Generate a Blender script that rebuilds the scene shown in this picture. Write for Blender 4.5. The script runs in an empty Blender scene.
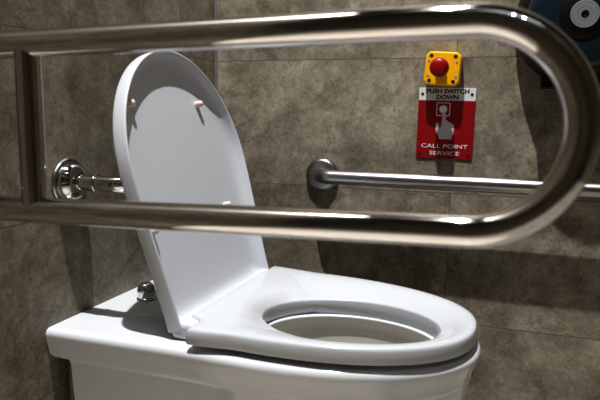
import bpy, bmesh, math
from mathutils import Vector, Matrix
C = bpy.context.scene.collection
PI = math.pi
Z0 = 0.9                                   # height of the tile joint that the heights below are measured from
def A(z): return z + Z0

# ------------------------------------------------------------------ materials
def new_mat(name):
    m = bpy.data.materials.new(name); m.use_nodes = True
    nt = m.node_tree
    return m, nt, nt.nodes['Principled BSDF']
def N(nt, t, **kw):
    n = nt.nodes.new(t)
    for k, v in kw.items(): setattr(n, k, v)
    return n
def plain(name, col, rough=.4, metal=0, noise=.0, scale=30, bump=0, coat=0, spec=.5):
    m, nt, b = new_mat(name)
    tc = N(nt, 'ShaderNodeTexCoord'); nz = N(nt, 'ShaderNodeTexNoise')
    nz.inputs['Scale'].default_value = scale; nz.inputs['Detail'].default_value = 4
    nt.links.new(tc.outputs['Object'], nz.inputs['Vector'])
    mx = N(nt, 'ShaderNodeMix', data_type='RGBA')
    mx.inputs[6].default_value = (*[c*(1-noise) for c in col], 1)
    mx.inputs[7].default_value = (*[min(1, c*(1+noise)) for c in col], 1)
    nt.links.new(nz.outputs['Fac'], mx.inputs[0]); nt.links.new(mx.outputs[2], b.inputs['Base Color'])
    b.inputs['Roughness'].default_value = rough; b.inputs['Metallic'].default_value = metal
    b.inputs['Coat Weight'].default_value = coat; b.inputs['Coat Roughness'].default_value = .05
    b.inputs['Specular IOR Level'].default_value = spec
    if bump:
        bp = N(nt, 'ShaderNodeBump'); bp.inputs['Strength'].default_value = bump; bp.inputs['Distance'].default_value = .001
        nt.links.new(nz.outputs['Fac'], bp.inputs['Height']); nt.links.new(bp.outputs['Normal'], b.inputs['Normal'])
    return m

def tile_mat(name, ax_u, ax_v, off_u, off_v, dark, mid, light, tw=.6, th=.3, seed=0.0):
    """stone-look porcelain tiles in a stacked grid with thin joints"""
    m, nt, b = new_mat(name); L = nt.links.new
    tc = N(nt, 'ShaderNodeTexCoord'); sp = N(nt, 'ShaderNodeSeparateXYZ'); L(tc.outputs['Object'], sp.inputs[0])
    def mth(op, a, bb=None, cc=None):
        n = N(nt, 'ShaderNodeMath', operation=op)
        for i, v in enumerate((a, bb, cc)):
            if v is None: continue
            if isinstance(v, (int, float)): n.inputs[i].default_value = v
            else: L(v, n.inputs[i])
        return n.outputs[0]
    u = mth('DIVIDE', mth('ADD', sp.outputs[ax_u], -off_u), tw)
    v = mth('DIVIDE', mth('ADD', sp.outputs[ax_v], -off_v), th)
    def joint(t, size):
        f = mth('FRACT', t); d = mth('MINIMUM', f, mth('SUBTRACT', 1.0, f))
        return mth('LESS_THAN', mth('MULTIPLY', d, size), .0008)
    jn = mth('MAXIMUM', joint(u, tw), joint(v, th))
    idu, idv = mth('FLOOR', u), mth('FLOOR', v)
    cb = N(nt, 'ShaderNodeCombineXYZ'); L(idu, cb.inputs[0]); L(idv, cb.inputs[1]); cb.inputs[2].default_value = seed
    wn = N(nt, 'ShaderNodeTexWhiteNoise', noise_dimensions='3D'); L(cb.outputs[0], wn.inputs['Vector'])
    # shift the stone figure from tile to tile
    vm = N(nt, 'ShaderNodeVectorMath', operation='MULTIPLY_ADD'); L(wn.outputs['Color'], vm.inputs[0])
    vm.inputs[1].default_value = (7, 7, 7); L(tc.outputs['Object'], vm.inputs[2])
    def noise(sc, det, ro=.6, dist=0):
        n = N(nt, 'ShaderNodeTexNoise'); L(vm.outputs[0], n.inputs['Vector'])
        n.inputs['Scale'].default_value = sc; n.inputs['Detail'].default_value = det
        n.inputs['Roughness'].default_value = ro; n.inputs['Distortion'].default_value = dist
        return n.outputs['Fac']
    big, mids, fine, speck = noise(6, 6, .68, .15), noise(26, 6, .72, .1), noise(120, 4, .7), noise(260, 2)
    t = mth('ADD', mth('MULTIPLY', big, .55), mth('ADD', mth('MULTIPLY', mids, .35), mth('MULTIPLY', fine, .22)))
    t = mth('ADD', t, mth('MULTIPLY', wn.outputs['Value'], .05))
    cr = N(nt, 'ShaderNodeValToRGB'); L(t, cr.inputs[0])
    e = cr.color_ramp.elements
    e[0].position = .40; e[0].color = (*dark, 1); e[1].position = .74; e[1].color = (*light, 1)
    k = cr.color_ramp.elements.new(.57); k.color = (*mid, 1)
    # small darker pits
    sk = N(nt, 'ShaderNodeValToRGB'); L(speck, sk.inputs[0])
    sk.color_ramp.elements[0].position = .30; sk.color_ramp.elements[0].color = (.55, .52, .5, 1)
    sk.color_ramp.elements[1].position = .42; sk.color_ramp.elements[1].color = (1, 1, 1, 1)
    mu = N(nt, 'ShaderNodeMix', data_type='RGBA', blend_type='MULTIPLY'); mu.inputs[0].default_value = 1
    L(cr.outputs[0], mu.inputs[6]); L(sk.outputs[0], mu.inputs[7])
    # long darker veins
    vn = N(nt, 'ShaderNodeValToRGB'); L(noise(3.2, 8, .66, .35), vn.inputs[0])
    ve = vn.color_ramp.elements
    ve[0].position = .47; ve[0].color = (1, 1, 1, 1); ve[1].position = .53; ve[1].color = (1, 1, 1, 1)
    vk = ve.new(.5); vk.color = (.78, .76, .74, 1)
    mv = N(nt, 'ShaderNodeMix', data_type='RGBA', blend_type='MULTIPLY'); mv.inputs[0].default_value = 1
    L(mu.outputs[2], mv.inputs[6]); L(vn.outputs[0], mv.inputs[7])
    mj = N(nt, 'ShaderNodeMix', data_type='RGBA'); L(jn, mj.inputs[0]); L(mv.outputs[2], mj.inputs[6])
    mj.inputs[7].default_value = (.10, .095, .09, 1)
    L(mj.outputs[2], b.inputs['Base Color'])
    b.inputs['Roughness'].default_value = .5; b.inputs['Specular IOR Level'].default_value = .35
    bp = N(nt, 'ShaderNodeBump'); bp.inputs['Strength'].default_value = .25; bp.inputs['Distance'].default_value = .001
    L(mth('SUBTRACT', t, jn), bp.inputs['Height']); L(bp.outputs['Normal'], b.inputs['Normal'])
    return m

DK, MD, LT = (.105, .091, .070), (.25, .224, .178), (.44, .40, .33)
M = dict(
    side=tile_mat('stone tile side wall', 0, 2, .587, A(0), DK, MD, LT, seed=1.0),
    back=tile_mat('stone tile back wall', 1, 2, -.17, A(0), DK, MD, LT, seed=2.0),
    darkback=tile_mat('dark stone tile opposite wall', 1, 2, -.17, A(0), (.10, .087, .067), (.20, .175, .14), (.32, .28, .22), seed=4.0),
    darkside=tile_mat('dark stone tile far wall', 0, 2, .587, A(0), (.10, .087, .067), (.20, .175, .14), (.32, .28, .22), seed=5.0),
    floor=tile_mat('stone tile floor', 0, 1, .1, -.2, (.25, .23, .2), (.4, .37, .33), (.5, .47, .42), .6, .6, 3.0),
    ceil=plain('painted ceiling', (.30, .29, .28), .9, noise=.03),
    grout=plain('grey corner silicone', (.17, .175, .18), .6, noise=.1),
    ceramic=plain('white glazed ceramic', (.68, .705, .745), .12, noise=.01, scale=3, coat=.35),
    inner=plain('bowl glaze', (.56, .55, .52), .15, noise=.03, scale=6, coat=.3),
    plastic=plain('white seat plastic', (.525, .545, .58), .2, noise=.01, scale=4),
    lidp=plain('white lid plastic', (.56, .58, .625), .3, noise=.01, scale=4),
    bumper=plain('pinkish rubber', (.66, .55, .50), .5, noise=.06),
    chrome=plain('polished chrome', (.62, .61, .60), .06, 1, noise=.02, scale=12),
    steel=plain('polished stainless tube', (.66, .64, .62), .05, 1, noise=.03, scale=18),
    brushed=plain('brushed stainless tube', (.40, .40, .40), .30, 1, noise=.08, scale=90),
    yellow=plain('yellow plastic', (.86, .46, .008), .38, noise=.03),
    red=plain('red plastic', (.27, .004, .007), .38, noise=.04),
    hole=plain('dark red-brown recess', (.05, .010, .006), .6, noise=.2),
    screw=plain('pale zinc screw', (.60, .62, .66), .35, .6, noise=.1),
    signred=plain('sign red', (.27, .004, .010), .42, noise=.06, scale=14),
    signwhite=plain('sign white', (.66, .67, .68), .45, noise=.03),
    ink=plain('black print', (.01, .01, .01), .5, noise=.1),
    print=plain('white print', (.70, .68, .69), .5, noise=.04),
    printgrey=plain('pale grey print', (.50, .48, .50), .5, noise=.04),
    black=plain('black plastic', (.008, .008, .009), .35, noise=.2),
    blue=plain('dark blue smoked plastic', (.014, .027, .038), .28, noise=.08, scale=8, coat=.4),
    hub=plain('grey hub plastic', (.20, .215, .23), .45, noise=.06),
    tan=plain('yellowed sealant', (.16, .115, .06), .6, noise=.2),
    water=plain('bowl water', (.45, .44, .40), .05, noise=.02),
)

# ------------------------------------------------------------------ helpers
def obj(name, bm, mat, parent=None, smooth=None, bevel=0, segs=3):
    bmesh.ops.recalc_face_normals(bm, faces=bm.faces)
    me = bpy.data.meshes.new(name); bm.to_mesh(me); bm.free()
    o = bpy.data.objects.new(name, me); C.objects.link(o)
    me.materials.append(mat)
    if smooth is not None:
        for p in me.polygons: p.use_smooth = True
        if smooth < 170: me.set_sharp_from_angle(angle=math.radians(smooth))
    if bevel:
        md = o.modifiers.new('bevel', 'BEVEL'); md.width = bevel; md.segments = segs; md.limit_method = 'ANGLE'
    if parent is not None: o.parent = parent
    return o
def thing(name, label, cat, loc=(0, 0, 0), mat3=None):
    o = bpy.data.objects.new(name, None); C.objects.link(o); o.empty_display_size = .05
    o.location = loc
    if mat3 is not None: o.matrix_world = Matrix.Translation(loc) @ mat3.to_4x4()
    o['label'] = label; o['category'] = cat
    return o
def tag(o, label, cat):
    o['label'] = label; o['category'] = cat; return o
def struct(o): o['kind'] = 'structure'; return o

def loft(bm, rings, closed=True, cap0=False, cap1=False):
    vr = [[bm.verts.new(p) for p in r] for r in rings]
    n = len(vr[0])
    for a, b in zip(vr, vr[1:]):
        for i in range(n if closed else n-1):
            j = (i+1) % n
            bm.faces.new((a[i], a[j], b[j], b[i]))
    if cap0: bm.faces.new(vr[0][::-1])
    if cap1: bm.faces.new(vr[-1])
    return vr
def sweep(bm, path, r, n=24, caps=True, rads=None):
    """tube along a list of points"""
    path = [Vector(p) for p in path]; rings = []; up = None
    for i, p in enumerate(path):
        t = ((path[i+1] if i+1 < len(path) else p) - (path[i-1] if i else p)).normalized()
        if up is None:
            up = Vector((0, 0, 1)) if abs(t.z) < .9 else Vector((0, 1, 0))
        up = (up - t*up.dot(t)).normalized(); s = t.cross(up)
        rr = rads[i] if rads else r
        rings.append([p + (up*math.cos(a) + s*math.sin(a))*rr for a in [2*PI*k/n for k in range(n)]])
    loft(bm, rings, True, caps, caps)
def lathe(bm, prof, origin, axis, n=48, xaxis=None):
    """prof: list of (radius, along axis); starts or ends at radius 0 to close"""
    ax = Vector(axis).normalized(); o = Vector(origin)
    e = Vector(xaxis) if xaxis else (Vector((0, 0, 1)) if abs(ax.z) < .9 else Vector((1, 0, 0)))
    e = (e - ax*e.dot(ax)).normalized(); f = ax.cross(e)
    prev = None
    for r, h in prof:
        if r < 1e-6: cur = [bm.verts.new(o + ax*h)]
        else: cur = [bm.verts.new(o + ax*h + (e*math.cos(2*PI*k/n) + f*math.sin(2*PI*k/n))*r) for k in range(n)]
        if prev:
            for k in range(n):
                j = (k+1) % n
                a = [prev[k % len(prev)], prev[j % len(prev)], cur[j % len(cur)], cur[k % len(cur)]]
                u = []
                for v in a:
                    if v not in u: u.append(v)
                if len(u) > 2: bm.faces.new(u)
        prev = cur
def arc(c, a, b, n, t0=0, t1=PI/2):
    """points on c + a cos t + b sin t"""
    c, a, b = Vector(c), Vector(a), Vector(b)
    return [c + a*math.cos(t0+(t1-t0)*i/n) + b*math.sin(t0+(t1-t0)*i/n) for i in range(n+1)]
def box(bm, lo, hi, M4=None):
    vs = [bm.verts.new(Vector((x, y, z))) for x in (lo[0], hi[0]) for y in (lo[1], hi[1]) for z in (lo[2], hi[2])]
    for f in ((0,1,3,2), (4,6,7,5), (0,4,5,1), (2,3,7,6), (0,2,6,4), (1,5,7,3)): bm.faces.new([vs[i] for i in f])
    if M4 is not None:
        for v in vs: v.co = M4 @ v.co
def poly(bm, pts, y0, y1):
    """prism in the x-z plane between y0 and y1"""
    a = [bm.verts.new((x, y0, z)) for x, z in pts]; b = [bm.verts.new((x, y1, z)) for x, z in pts]
    n = len(pts)
    bm.faces.new(a); bm.faces.new(b[::-1])
    for i in range(n): bm.faces.new((a[i], b[i], b[(i+1) % n], a[(i+1) % n]))
def wall_panel(name, pts, mat):
    bm = bmesh.new(); bm.faces.new([bm.verts.new(p) for p in pts])
    me = bpy.data.meshes.new(name); bm.to_mesh(me); bm.free(); me.materials.append(mat)
    o = bpy.data.objects.new(name, me); C.objects.link(o); return struct(o)
def slab(name, lo, hi, mat):
    bm = bmesh.new(); box(bm, lo, hi); return struct(obj(name, bm, mat))

# ------------------------------------------------------------------ the room
RX, RY, H = 2.2, -2.4, 3.6
slab('wall_side', (-.1, 0, 0), (RX, .1, H), M['side'])
slab('wall_back', (-.1, RY, 0), (0, 0, H), M['back'])
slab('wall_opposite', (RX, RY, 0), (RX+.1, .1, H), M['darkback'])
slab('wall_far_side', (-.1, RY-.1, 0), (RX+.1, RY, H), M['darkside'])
slab('floor', (-.1, RY-.1, -.1), (RX+.1, .1, 0), M['floor'])
slab('ceiling', (-.1, RY-.1, H), (RX+.1, .1, H+.1), M['ceil'])
bm = bmesh.new()
loft(bm, [[(0, 0, z), (.0052, 0, z), (.003, -.003, z), (0, -.0052, z)] for z in (0.0, H)], True, True, True)
struct(obj('trim_1', bm, M['grout']))

# ------------------------------------------------------------------ toilet
YC, ZT = -.41, A(-.4847)
NS, NE, NB = 24, 60, 40                    # samples on a straight side, the front curve and the back edge
def d_outline(x0, xc, a, b, z, yc=YC, p=2.0, b0=None, back=None):
    """D shape: back edge at x0, straight sides to xc, half super-ellipse to xc+a"""
    b0 = b if b0 is None else b0
    P = []
    for i in range(NS):
        t = i/NS; tt = t*t*(3-2*t)
        P.append((x0+(xc-x0)*t, yc-(b0+(b-b0)*tt), z))
    for i in range(NE+1):
        t = -PI/2 + PI*i/NE; c, s = math.cos(t), math.sin(t)
        P.append((xc + a*abs(c)**(2/p), yc + b*math.copysign(abs(s)**(2/p), s), z))
    for i in range(NS):
        t = 1-(i+1)/NS; tt = t*t*(3-2*t)
        P.append((x0+(xc-x0)*t, yc+(b0+(b-b0)*tt), z))
    for i in range(1, NB):
        P.append((x0, yc+b0-2*b0*i/NB, z))
    return P
def ell_like(ref, cx, cy, a, b, z):
    """ellipse sampled so that its points face the points of ref"""
    out = []
    for q in ref:
        t = math.atan2((q[1]-cy)/b, (q[0]-cx)/a)
        out.append((cx+a*math.cos(t), cy+b*math.sin(t), z))
    return out
def lerp_ring(P, Q, t, z): return [(p[0]+(q[0]-p[0])*t, p[1]+(q[1]-p[1])*t, z) for p, q in zip(P, Q)]

toilet = thing('toilet', 'white ceramic toilet with its lid and seat standing against the tiled back wall', 'toilet', (0, 0, 0))
XC, AF, BW, BB = .33, .362, .203, .2015
R_ = .011
rings = []
SK = .055                                  # the bowl swings a little away from the side wall
def body(z, x0, front, b, p=2.1, xc=XC):
    return [(x, y-SK*max(0, x-.25), zz) for x, y, zz in d_outline(x0, xc, front-xc, b, z, p=p, b0=b+.005)]
# floor up to the slab
for z, x0, fr, b, p in ((0, .04, .53, .158, 2.2), (.03, .04, .535, .161, 2.2), (.12, .04, .57, .172, 2.15), (.20, .04, .615, .184, 2.1),
                        (.26, .04, .645, .192, 2.08), (.31, .04, .664, .1970, 2.06), (.335, .04, .670, .1985, 2.06),
                        (ZT-.062, .04, .674, .1995, 2.06), (ZT-.052, .038, .676, .2, 2.06)):
    rings.append(body(z, x0, fr, b, p))
rings.append(body(ZT-.050, .008, .6765, .2001)); rings.append(body(ZT-.045, .001, .6772, .2004))
rings.append(body(ZT-.04, .0005, .678, .2008))
rings.append(body(ZT-.026, .0005, .6835, .2045)); rings.append(body(ZT-.017, .0005, .6870, .2066))
for k in range(0, 7):
    t = PI/2*k/6
    rings.append(body(ZT-R_+R_*math.sin(t), .0005,   .6885-R_*(1-math.cos(t)), .2075-R_*(1-math.cos(t))))
top = rings[-1]
rings.append(body(ZT, .0005, .670, .188)); top = rings[-1]
# recessed panel pressed into the near flank
def sm(x, a, b):
    t = max(0, min(1, (x-a)/(b-a))); return t*t*(3-2*t)
BOWL = (.472, YC-.024, .166, .122)
inner = lambda a, z, k=1.0, dx=0: ell_like(top, BOWL[0]+dx, BOWL[1], BOWL[2]*a, BOWL[3]*a*k, z)
rings.append(lerp_ring(top, inner(1, ZT), .6, ZT))
rings.append(inner(1.04, ZT)); rings.append(inner(1.0, ZT-.002)); rings.append(inner(.99, ZT-.010)); rings.append(inner(.98, ZT-.0155)); rings.append(inner(.93, ZT-.0165)); rings.append(inner(.905, ZT-.0170)); rings.append(inner(.897, ZT-.0185)); rings.append(inner(.900, ZT-.022))
nglaze = len(rings)
rings.append(inner(.95, ZT-.030)); rings.append(inner(.97, ZT-.045)); rings.append(inner(.95, ZT-.075)); rings.append(inner(.88, ZT-.12, 1, -.005))
rings.append(inner(.66, ZT-.17, 1, -.02)); rings.append(inner(.42, ZT-.20, 1, -.04)); rings.append(inner(.30, ZT-.23, 1, -.05)); rings.append(inner(.2, ZT-.25, 1, -.05))
# denser rings on the flank so the panel has an edge
dense = []
for a, b in zip(rings, rings[1:]):
    dense.append(a)
    if a[NS+5][2] >= .26 and b[NS+5][2] <= ZT-.049 and b[NS+5][2] > a[NS+5][2]:
        k = 6
        for j in range(1, k): dense.append([tuple(p[c]+(q[c]-p[c])*j/k for c in range(3)) for p, q in zip(a, b)])
dense.append(rings[-1])
for r in dense:
    z = r[0][2]
    if z < ZT-.044:
        for i, q in enumerate(r):
            for side in (-1, 1):
                if (q[1]-YC)*side > .05:
                    f = sm(ZT-.046-z, 0, .012) * sm(.335-q[0], 0, .022)
                    # round the upper front corner of the panel
                    r[i] = (q[0], q[1]-side*.0045*f, q[2])
bm = bmesh.new(); loft(bm, dense, True, True, True)
bm.faces.ensure_lookup_table()
pan = obj('pan', bm, M['ceramic'], toilet, 62)
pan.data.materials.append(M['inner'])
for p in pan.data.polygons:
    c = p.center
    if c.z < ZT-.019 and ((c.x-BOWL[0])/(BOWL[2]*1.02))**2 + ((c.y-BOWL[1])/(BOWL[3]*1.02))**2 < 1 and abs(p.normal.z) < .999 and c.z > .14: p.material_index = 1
bm = bmesh.new(); wr = ell_like(top, BOWL[0]-.02, YC, .1, .072, ZT-.172)
bm.faces.new([bm.verts.new(p) for p in wr]); obj('bowl_water', bm, M['water'], pan)
bm = bmesh.new()
sweep(bm, [(.037, YC-.198 if z > .25 else YC-.165-.13*z, z) for z in (0.005, .1, .2, .3, ZT-.055)], .0030, 10)
obj('sealant_bead', bm, M['tan'], toilet, 60)

# seat: a ring with a flat plate towards the hinges
seat_yc = YC-.004
def seat_out(z):
    P = d_outline(.238, .345, .336, .194, z, yc=seat_yc, p=2.25, b0=.204)
    out = []
    for x, y, z in P:
        k = sm(.42-x, 0, .17)
        x += k*(.027*sm(seat_yc-y, .146, .156) + .004*sm(y-seat_yc, .15, .16))
        out.append((x, y-SK*max(0, x-.25), z))
    return out
OP = (.472, seat_yc-.018, .152, .109)
so = seat_out(0)
si = ell_like(so, *OP, 0)
def seat_ring(t, h, hb):
    """t from the outer edge to the opening; h height over the rim, hb on the back plate"""
    R = []
    for p, q in zip(so, si):
        x = p[0]+(q[0]-p[0])*t; y = p[1]+(q[1]-p[1])*t
        w = sm(.350-x, 0, .035)
        R.append((x, y, ZT+h+(hb-h)*w))
    return R
prof = [(.30, .010, .010), (.06, .0095, .0095), (.012, .0100, .0100), (0, .0120, .0120), (0, .0235, .0245), (.006, .0290, .0300), (.020, .0325, .0332), (.05, .0343, .0348),
        (.16, .0350, .0350), (.28, .0344, .0350), (.45, .0312, .0348), (.60, .0272, .0338), (.74, .0228, .0315), (.86, .0182, .0255), (.94, .0156, .0185), (.975, .0145, .0152), (.992, .0132, .0134), (1.0, .0108, .0108), (.985, -.002, -.002), (.96, -.0135, -.0135), (.95, -.0152, -.0152), (.93, -.0155, -.0155), (.91, -.0135, -.0135),
        (.885, .0020, .0020), (.87, .0085, .0085), (.82, .010, .010), (.6, .010, .010), (.30, .010, .010)]
bm = bmesh.new(); loft(bm, [seat_ring(*q) for q in prof]); bmesh.ops.remove_doubles(bm, verts=bm.verts, dist=1e-5)
seat = obj('seat', bm, M['plastic'], toilet, 50)
for x, y in ((.30, YC-.165), (.30, YC+.165), (.55, YC-.128), (.55, YC+.128)):
    bm = bmesh.new(); lathe(bm, [(0, -.0005), (.009, -.0005), (.009, .0105), (0, .0105)], (x, y, ZT), (0, 0, 1), 20); obj('buffer', bm, M['bumper'], seat, 40)

# lid, leaning back; local frame: s up the lid, w across, d towards the front
TH = math.radians(15.6)
LO = Vector((.240, YC+.006, ZT+.018)); LS = Vector((-math.sin(TH), 0, math.cos(TH))); LD = Vector((math.cos(TH), 0, math.sin(TH)))
def lp(s, w, d): return LO + LS*s + Vector((0, 1, 0))*w + LD*d
def lid_ring(g, d, dg=None, corner=0):
    pts = d_outline(0, .262, .210, .204, 0, yc=0, b0=.186)
    c = Vector((.21, 0)); out = []
    for x, y, _ in pts:
        v = Vector((x, y)) - c; L = v.length
        kx = (.21-g)/.21 if x < .21 else (.262-g)/.262
        ky = (.204-g)/.204
        out.append(lp(c.x+v.x*kx, v.y*ky, d))
    return out
bm = bmesh.new()
rr = [lid_ring(.19, -.0285), lid_ring(.12, -.0285), lid_ring(.05, -.0282), lid_ring(.012, -.0278), lid_ring(.004, -.0268), lid_ring(.0008, -.0248), lid_ring(0, -.022),
      lid_ring(0, -.003), lid_ring(.0005, -.0012), lid_ring(.0018, -.0003), lid_ring(.0034, -.0003), lid_ring(.0048, -.0015), lid_ring(.007, -.006), lid_ring(.011, -.0125), lid_ring(.017, -.0180), lid_ring(.026, -.0215), lid_ring(.038, -.0226), lid_ring(.08, -.023), lid_ring(.13, -.023), lid_ring(.19, -.023)]
loft(bm, rr, True, True, True)
lid = obj('lid', bm, M['lidp'], toilet, 60)
for s, w in ((.374, -.138), (.376, .092), (.163, -.166), (.168, .104)):
    bm = bmesh.new(); lathe(bm, [(0, -.0002), (.0068, -.0002), (.0065, .008), (.0056, .0125), (.003, .0145), (0, .015)], lp(s, w, -.0228), LD, 20); obj('buffer', bm, M['bumper'], lid, 60)
# hinges at both ends of the lid
for sgn in (-1, 1):
    y = YC+.006 + sgn*.163
    bm = bmesh.new(); box(bm, (.218, y-.021, ZT+.0005), (.262, y+.021, ZT+.030)); obj('hinge', bm, M['lidp'], toilet, 60, .0095, 5)
# chrome button on the ledge behind the lid
bm = bmesh.new(); lathe(bm, [(0, 0), (.0185, 0), (.0185, .003), (.0155, .005), (.0165, .012), (.017, .020), (.0155, .027), (.010, .0325), (.004, .0345), (0, .035)], (.064, YC-.012, ZT), (0, 0, 1), 40)
obj('flush_button', bm, M['chrome'], toilet, 60)

# ------------------------------------------------------------------ chrome rail on the back wall, behind the lid
rail = thing('backrest_rail', 'chrome bar on a round wall flange behind the raised lid', 'grab bar', (0, -.552, A(-.245)))
L0 = Vector(rail.location)
xo, y0, y1, rb = .118, 0.0, .285, .028
path = [(.012, y0, 0), (.03, y0, 0), (.06, y0, 0)] + [tuple(v) for v in arc((xo-rb, y0+rb, 0), (0, -rb, 0), (rb, 0, 0), 10)] \
     + [(xo, y0+.1, 0), (xo, y1-.1, 0)] + [tuple(v) for v in arc((xo-rb, y1-rb, 0), (rb, 0, 0), (0, rb, 0), 10)] + [(.06, y1, 0), (.012, y1, 0)]
bm = bmesh.new(); sweep(bm, path, .0142, 28); obj('bar', bm, M['chrome'], rail, 60)
for y in (y0, y1):
    bm = bmesh.new(); lathe(bm, [(0, .0005), (.0405, .0005), (.041, .003), (.039, .0055), (.034, .006), (0, .006)], (0, y, 0), (1, 0, 0)); obj('flange', bm, M['brushed'], rail, 40)
    bm = bmesh.new(); lathe(bm, [(.034, .005), (.034, .010), (.031, .018), (.025, .024), (.018, .027), (.0145, .0275), (.0140, .02)], (0, y, 0), (1, 0, 0)); obj('flange_cover', bm, M['chrome'], rail, 60)
    bm = bmesh.new(); lathe(bm, [(.0140, .056), (.0160, .0565), (.0166, .058), (.0166, .061), (.0160, .0625), (.0140, .063)], (0, y, 0), (1, 0, 0)); obj('collar', bm, M['chrome'], rail, 60)

# ------------------------------------------------------------------ brushed grab rail on the side wall
gr = thing('grab_rail', 'straight brushed steel grab rail on the side wall below the red sign', 'grab rail', (0, 0, A(-.269)))
xa, xb, yo, rg, rbn = .290, 1.13, -.066, .0168, .036
path = [(xa, -.006, 0), (xa, yo+rbn, 0)] + [tuple(v) for v in arc((xa+rbn, yo+rbn, 0), (-rbn, 0, 0), (0, -rbn, 0), 12)][1:] + [(xa+.2, yo, 0), (.7, yo, 0), (xb-.2, yo, 0)] \
     + [tuple(v) for v in arc((xb-rbn, yo+rbn, 0), (0, -rbn, 0), (rbn, 0, 0), 12)] + [(xb, -.006, 0)]
bm = bmesh.new(); sweep(bm, path, rg, 32); obj('bar', bm, M['brushed'], gr, 60)
for x in (xa, xb):
    bm = bmesh.new(); lathe(bm, [(0, .0005), (.0405, .0005), (.0408, .004), (.0395, .010), (.036, .0135), (.030, .015), (.0165, .0155), (0, .0155)], (x-.004, 0, -.003), (0, -1, 0)); obj('flange', bm, M['brushed'], gr, 45)

# ------------------------------------------------------------------ polished fold-down rail in the foreground
FY, RT = -.82, .0158
fr = thing('folding_support_rail', 'polished steel folding support rail with a rounded loop end in the foreground', 'grab rail', (0, FY, A(-.14)))
dz = .14
def ft(x): return -.0470+dz+(x-.13)*.0175           # upper tube
def fb(x): return -.2435+dz+(x-.13)*.0265          # lower tube
xe = .680
zt_, zb_ = ft(xe), fb(xe); zc, RR = (zt_+zb_)/2, (zt_-zb_)/2
path = [(.045, 0, ft(.045)), (.2, 0, ft(.2)), (.4, 0, ft(.4)), (.6, 0, ft(.6))] + [tuple(v) for v in arc((xe, 0, zc), (0, 0, RR), (RR, 0, 0), 40, 0, PI)] + [(.6, 0, fb(.6)), (.4, 0, fb(.4)), (.2, 0, fb(.2)), (.045, 0, fb(.045))]
bm = bmesh.new(); sweep(bm, path, RT, 40); obj('loop_tube', bm, M['steel'], fr, 60)
bm = bmesh.new(); sweep(bm, [(.178, 0, ft(.178)-.008), (.178, 0, 0), (.178, 0, fb(.178)+.008)], .0150, 32); obj('cross_tube', bm, M['steel'], fr, 60)
bm = bmesh.new(); box(bm, (.0005, -.05, -.14), (.010, .05, .13)); obj('wall_plate', bm, M['steel'], fr, None, .004)
for z in (ft(.045), fb(.045)):
    bm = bmesh.new(); box(bm, (.009, -.022, z-.020), (.062, .022, z+.020)); obj('hinge_block', bm, M['steel'], fr, None, .005)

# ------------------------------------------------------------------ emergency button
def tilt(deg): return Matrix.Rotation(math.radians(deg), 3, 'Y')
eb = thing('emergency_button', 'yellow call box with a red mushroom push button on the side wall above the sign', 'button', (.5615, 0, A(-.026)), tilt(3.5))
hw, hh, ch = .0378, .0358, .0085
oct_ = lambda k, c=ch: [(-hw*k+c, hh*k), (hw*k-c, hh*k), (hw*k, hh*k-c), (hw*k, -hh*k+c), (hw*k-c, -hh*k), (-hw*k+c, -hh*k), (-hw*k, -hh*k+c), (-hw*k, hh*k-c)]
bm = bmesh.new(); poly(bm, oct_(1.0), -.0005, -.036); obj('housing', bm, M['yellow'], eb, None, .0035)
bm = bmesh.new(); lathe(bm, [(0, .0355), (.0125, .0355), (.0125, .056), (0, .056)], (-.003, 0, .0005), (0, -1, 0)); obj('button_neck', bm, M['yellow'], eb, 40)
bm = bmesh.new(); lathe(bm, [(0, .052), (.0165, .052), (.0195, .0555), (.0200, .060), (.0197, .070), (.018, .0755), (.014, .0782), (.007, .0794), (0, .0797)], (-.003, 0, .0005), (0, -1, 0)); obj('push_button', bm, M['red'], eb, 55)
for sx in (-1, 1):
    for sz in (-1, 1):
        bm = bmesh.new(); lathe(bm, [(0, .0358), (.0042, .0358), (.0042, .0363), (0, .0363)], (sx*.0255, 0, sz*.0265), (0, -1, 0), 20); obj('screw_recess', bm, M['hole'], eb, 40)
        bm = bmesh.new(); lathe(bm, [(0, .0358), (.0028, .0358), (.0026, .0368), (0, .0371)], (sx*.0295, 0, sz*.0155), (0, -1, 0), 20); obj('screw', bm, M['screw'], eb, 40)

# ------------------------------------------------------------------ sign
SW, SH = .1235, .157
sg = thing('wall_sign', 'red and white call point sign with a pointing hand on the side wall', 'sign', (.5700, 0, A(-.1432)), tilt(.7))
bm = bmesh.new(); box(bm, (-SW/2, -.0028, -SH/2), (SW/2, -.0005, SH/2)); obj('plate', bm, M['signred'], sg, None, .0004, 1)
bm = bmesh.new(); box(bm, (-SW/2+.0002, -.0031, SH/2-.0285), (SW/2-.0002, -.0027, SH/2-.0002)); obj('white_band', bm, M['signwhite'], sg)
def text(s, x, z, h, mat, name, squash=1.0, bold=.0):
    cu = bpy.data.curves.new(name, 'FONT'); cu.body = s; cu.size = 1; cu.align_x = 'CENTER'; cu.offset = bold
    t = bpy.data.objects.new(name, cu); C.objects.link(t)
    dg = bpy.context.evaluated_depsgraph_get(); me = bpy.data.meshes.new_from_object(t.evaluated_get(dg))
    C.objects.unlink(t); bpy.data.objects.remove(t)
    k = h/.70
    for v in me.vertices: v.co = Vector((x+v.co.x*k*squash, -.0034, z+v.co.y*k))
    me.materials.clear(); me.materials.append(mat)
    o = bpy.data.objects.new(name, me); C.objects.link(o); o.parent = sg; return o
text('PUSH SWITCH', .001, SH/2-.0125, .0092, M['ink'], 'lettering', 1.10, .035)
text('DOWN', .001, SH/2-.0255, .0092, M['ink'], 'lettering', 1.10, .035)
text('CALL POINT', .0, -.0550, .0088, M['print'], 'lettering', 1.46, .012)
text('SERVICE', .001, -.0706, .0088, M['print'], 'lettering', 1.46, .012)
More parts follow.
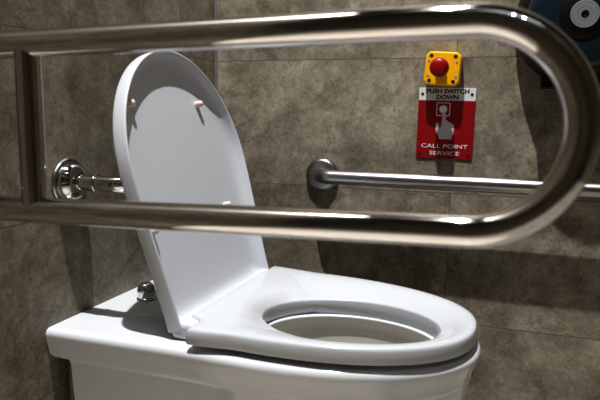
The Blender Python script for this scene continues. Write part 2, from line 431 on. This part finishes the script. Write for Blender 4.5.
# pictogram: a button in a rounded square and a hand pressing it
def rsq(h, r, n=6):
    P = []
    for cx, cz, t0 in ((h-r, h-r, 0), (-h+r, h-r, PI/2), (-h+r, -h+r, PI), (h-r, -h+r, 1.5*PI)):
        for i in range(n+1): P.append((cx+r*math.cos(t0+PI/2*i/n), cz+r*math.sin(t0+PI/2*i/n)))
    return P
px, pz = -.0065, .0310
bm = bmesh.new()
o_, i_ = rsq(.0150, .003), rsq(.0132, .002)
va = [bm.verts.new((px+x, -.0033, pz+z)) for x, z in o_]; vb = [bm.verts.new((px+x, -.0033, pz+z)) for x, z in i_]
for i in range(len(va)): bm.faces.new((va[i], va[(i+1) % len(va)], vb[(i+1) % len(va)], vb[i]))
bm.faces.new([bm.verts.new((px+.0088*math.cos(2*PI*i/32), -.0033, pz+.0088*math.sin(2*PI*i/32))) for i in range(32)])
obj('button_symbol', bm, M['print'], sg)
hand = [(-.0042, .0205), (-.0030, .0225), (0, .0232), (.0030, .0225), (.0042, .0205), (.0048, .006), (.0062, .0070), (.0088, .0068), (.0105, .0050), (.0108, .0030), (.0122, .0040),
        (.0150, .0036), (.0165, .0018), (.0168, .0000), (.0182, .0010), (.0208, .0004), (.0222, -.0016), (.0236, -.0100), (.0225, -.0180), (.0200, -.0250), (.0185, -.0300), (-.0085, -.0300),
        (-.0100, -.0240), (-.0140, -.0180), (-.0170, -.0120), (-.0168, .0000), (-.0150, .0024), (-.0118, .0020), (-.0105, .0000), (-.0090, -.0065), (-.0062, -.0068), (-.0048, -.0040)]
bm = bmesh.new(); f = bm.faces.new([bm.verts.new((px+.0025+x, -.00332, z*1.12-.0015)) for x, z in hand]); bmesh.ops.triangulate(bm, faces=[f])
obj('hand_symbol', bm, M['printgrey'], sg)
for sx in (-1, 1):
    for sz, m in ((.0640, 'ink'), (-.0690, 'hole')):
        bm = bmesh.new(); lathe(bm, [(0, .0029), (.0031, .0029), (.0031, .0038), (.0015, .0042), (0, .0042)], (sx*.0535, 0, sz), (0, -1, 0), 20); obj('screw', bm, M[m], sg, 40)

# ------------------------------------------------------------------ toilet roll dispenser
dp = thing('toilet_roll_dispenser', 'round dark blue toilet roll dispenser high on the side wall at the right', 'dispenser', (.827, 0, A(.065)))
bm = bmesh.new(); lathe(bm, [(0, .0005), (.124, .0005), (.125, .004), (.125, .030), (.120, .050), (.108, .072), (.100, .078), (0, .078)], (0, 0, 0), (0, -1, 0), 72); obj('back_case', bm, M['black'], dp, 40)
bm = bmesh.new(); lathe(bm, [(0, .070), (.101, .070), (.101, .100), (.099, .111), (.094, .118), (.086, .1205), (.0475, .1205), (0, .1205)], (0, 0, 0), (0, -1, 0), 72); obj('cover', bm, M['blue'], dp, 40)
bm = bmesh.new(); lathe(bm, [(0, .119), (.0440, .119), (.0440, .1225), (.0425, .1232), (0, .1232)], (0, 0, 0), (0, -1, 0), 64); ring = obj('hub_ring', bm, M['black'], dp, 40)
bm = bmesh.new(); lathe(bm, [(0, .122), (.0255, .122), (.0255, .1250), (.0247, .1258), (.0215, .1258), (.0208, .1252), (.0202, .1258), (.0135, .1258), (.0130, .1252), (.0125, .1258), (0, .1258)], (0, 0, 0), (0, -1, 0), 64); hub = obj('hub', bm, M['hub'], ring, 30)
bm = bmesh.new(); lathe(bm, [(0, .125), (.0068, .125), (.0068, .1263), (.0045, .1268), (.0040, .1262), (0, .1262)], (0, 0, 0), (0, -1, 0), 32); obj('keyhole', bm, M['black'], hub, 40)
bm = bmesh.new(); box(bm, (-.065, -.050, -.1325), (.065, -.0005, -.085)); obj('outlet', bm, M['black'], dp, None, .002)

# ------------------------------------------------------------------ light
def lamp(kind, name, loc, aim, energy, color=(1, 1, 1), **kw):
    L = bpy.data.lights.new(name, kind); L.energy = energy; L.color = color
    for k, v in kw.items(): setattr(L, k, v)
    o = bpy.data.objects.new(name, L); C.objects.link(o); o.location = loc
    o.rotation_euler = (Vector(aim)-Vector(loc)).to_track_quat('-Z', 'Y').to_euler(); return o
LP = (.36, -.98, 3.55)
lamp('SPOT', 'downlight_key', LP, (.36, -.55, .4), 430, (1, .985, .965), spot_size=math.radians(70), spot_blend=.5, shadow_soft_size=.022)
lamp('SPOT', 'downlight_front', (1.42, -2.05, 3.55), (1.2, -1.7, 0), 8, (.95, .97, 1), spot_size=math.radians(110), spot_blend=.6, shadow_soft_size=.05)
lamp('SPOT', 'downlight_entry', (1.72, -2.05, 3.55), (1.5, -1.6, 0), 8, (.85, .93, 1), spot_size=math.radians(100), spot_blend=.6, shadow_soft_size=.05)
lamp('SPOT', 'floor_bounce_fill', (.45, -1.18, 3.55), (.45, -1.18, 0), 650, (1, .98, .96), spot_size=math.radians(17), spot_blend=.35, shadow_soft_size=.035)  # added spot: bounces off the floor to brighten the toilet's near flank
lamp('AREA', 'streak_fill', (1.2, -2.1, 3.3), (.6, -1.0, .5), 2.6, (.80, .90, 1), shape='RECTANGLE', size=2.2, size_y=.4)  # added area fill, gives the polished tubes a long cool streak
w = bpy.data.worlds.new('World'); bpy.context.scene.world = w; w.use_nodes = True
w.node_tree.nodes['Background'].inputs[0].default_value = (.5, .5, .5, 1); w.node_tree.nodes['Background'].inputs[1].default_value = .03

# ------------------------------------------------------------------ camera
cd = bpy.data.cameras.new('Camera'); cam = bpy.data.objects.new('Camera', cd); C.objects.link(cam)
r, u, f = Vector((.9423313, .33442987, .01297619)), Vector((-.06073701, .13275494, .98928618)), Vector((-.32912419, .93302347, -.1454114))
m = Matrix((r, u, -f)).transposed().to_4x4(); m.translation = (.72236, -1.40087, A(-.11864)); cam.matrix_world = m
cd.sensor_width = 36; cd.lens = 36*610.279/600; cd.clip_start = .02
cd.dof.use_dof = True; cd.dof.focus_distance = 1.2; cd.dof.aperture_fstop = 5.0
bpy.context.scene.camera = cam
sc = bpy.context.scene
sc.view_settings.view_transform = 'Standard'; sc.view_settings.look = 'High Contrast'; sc.view_settings.exposure = 0
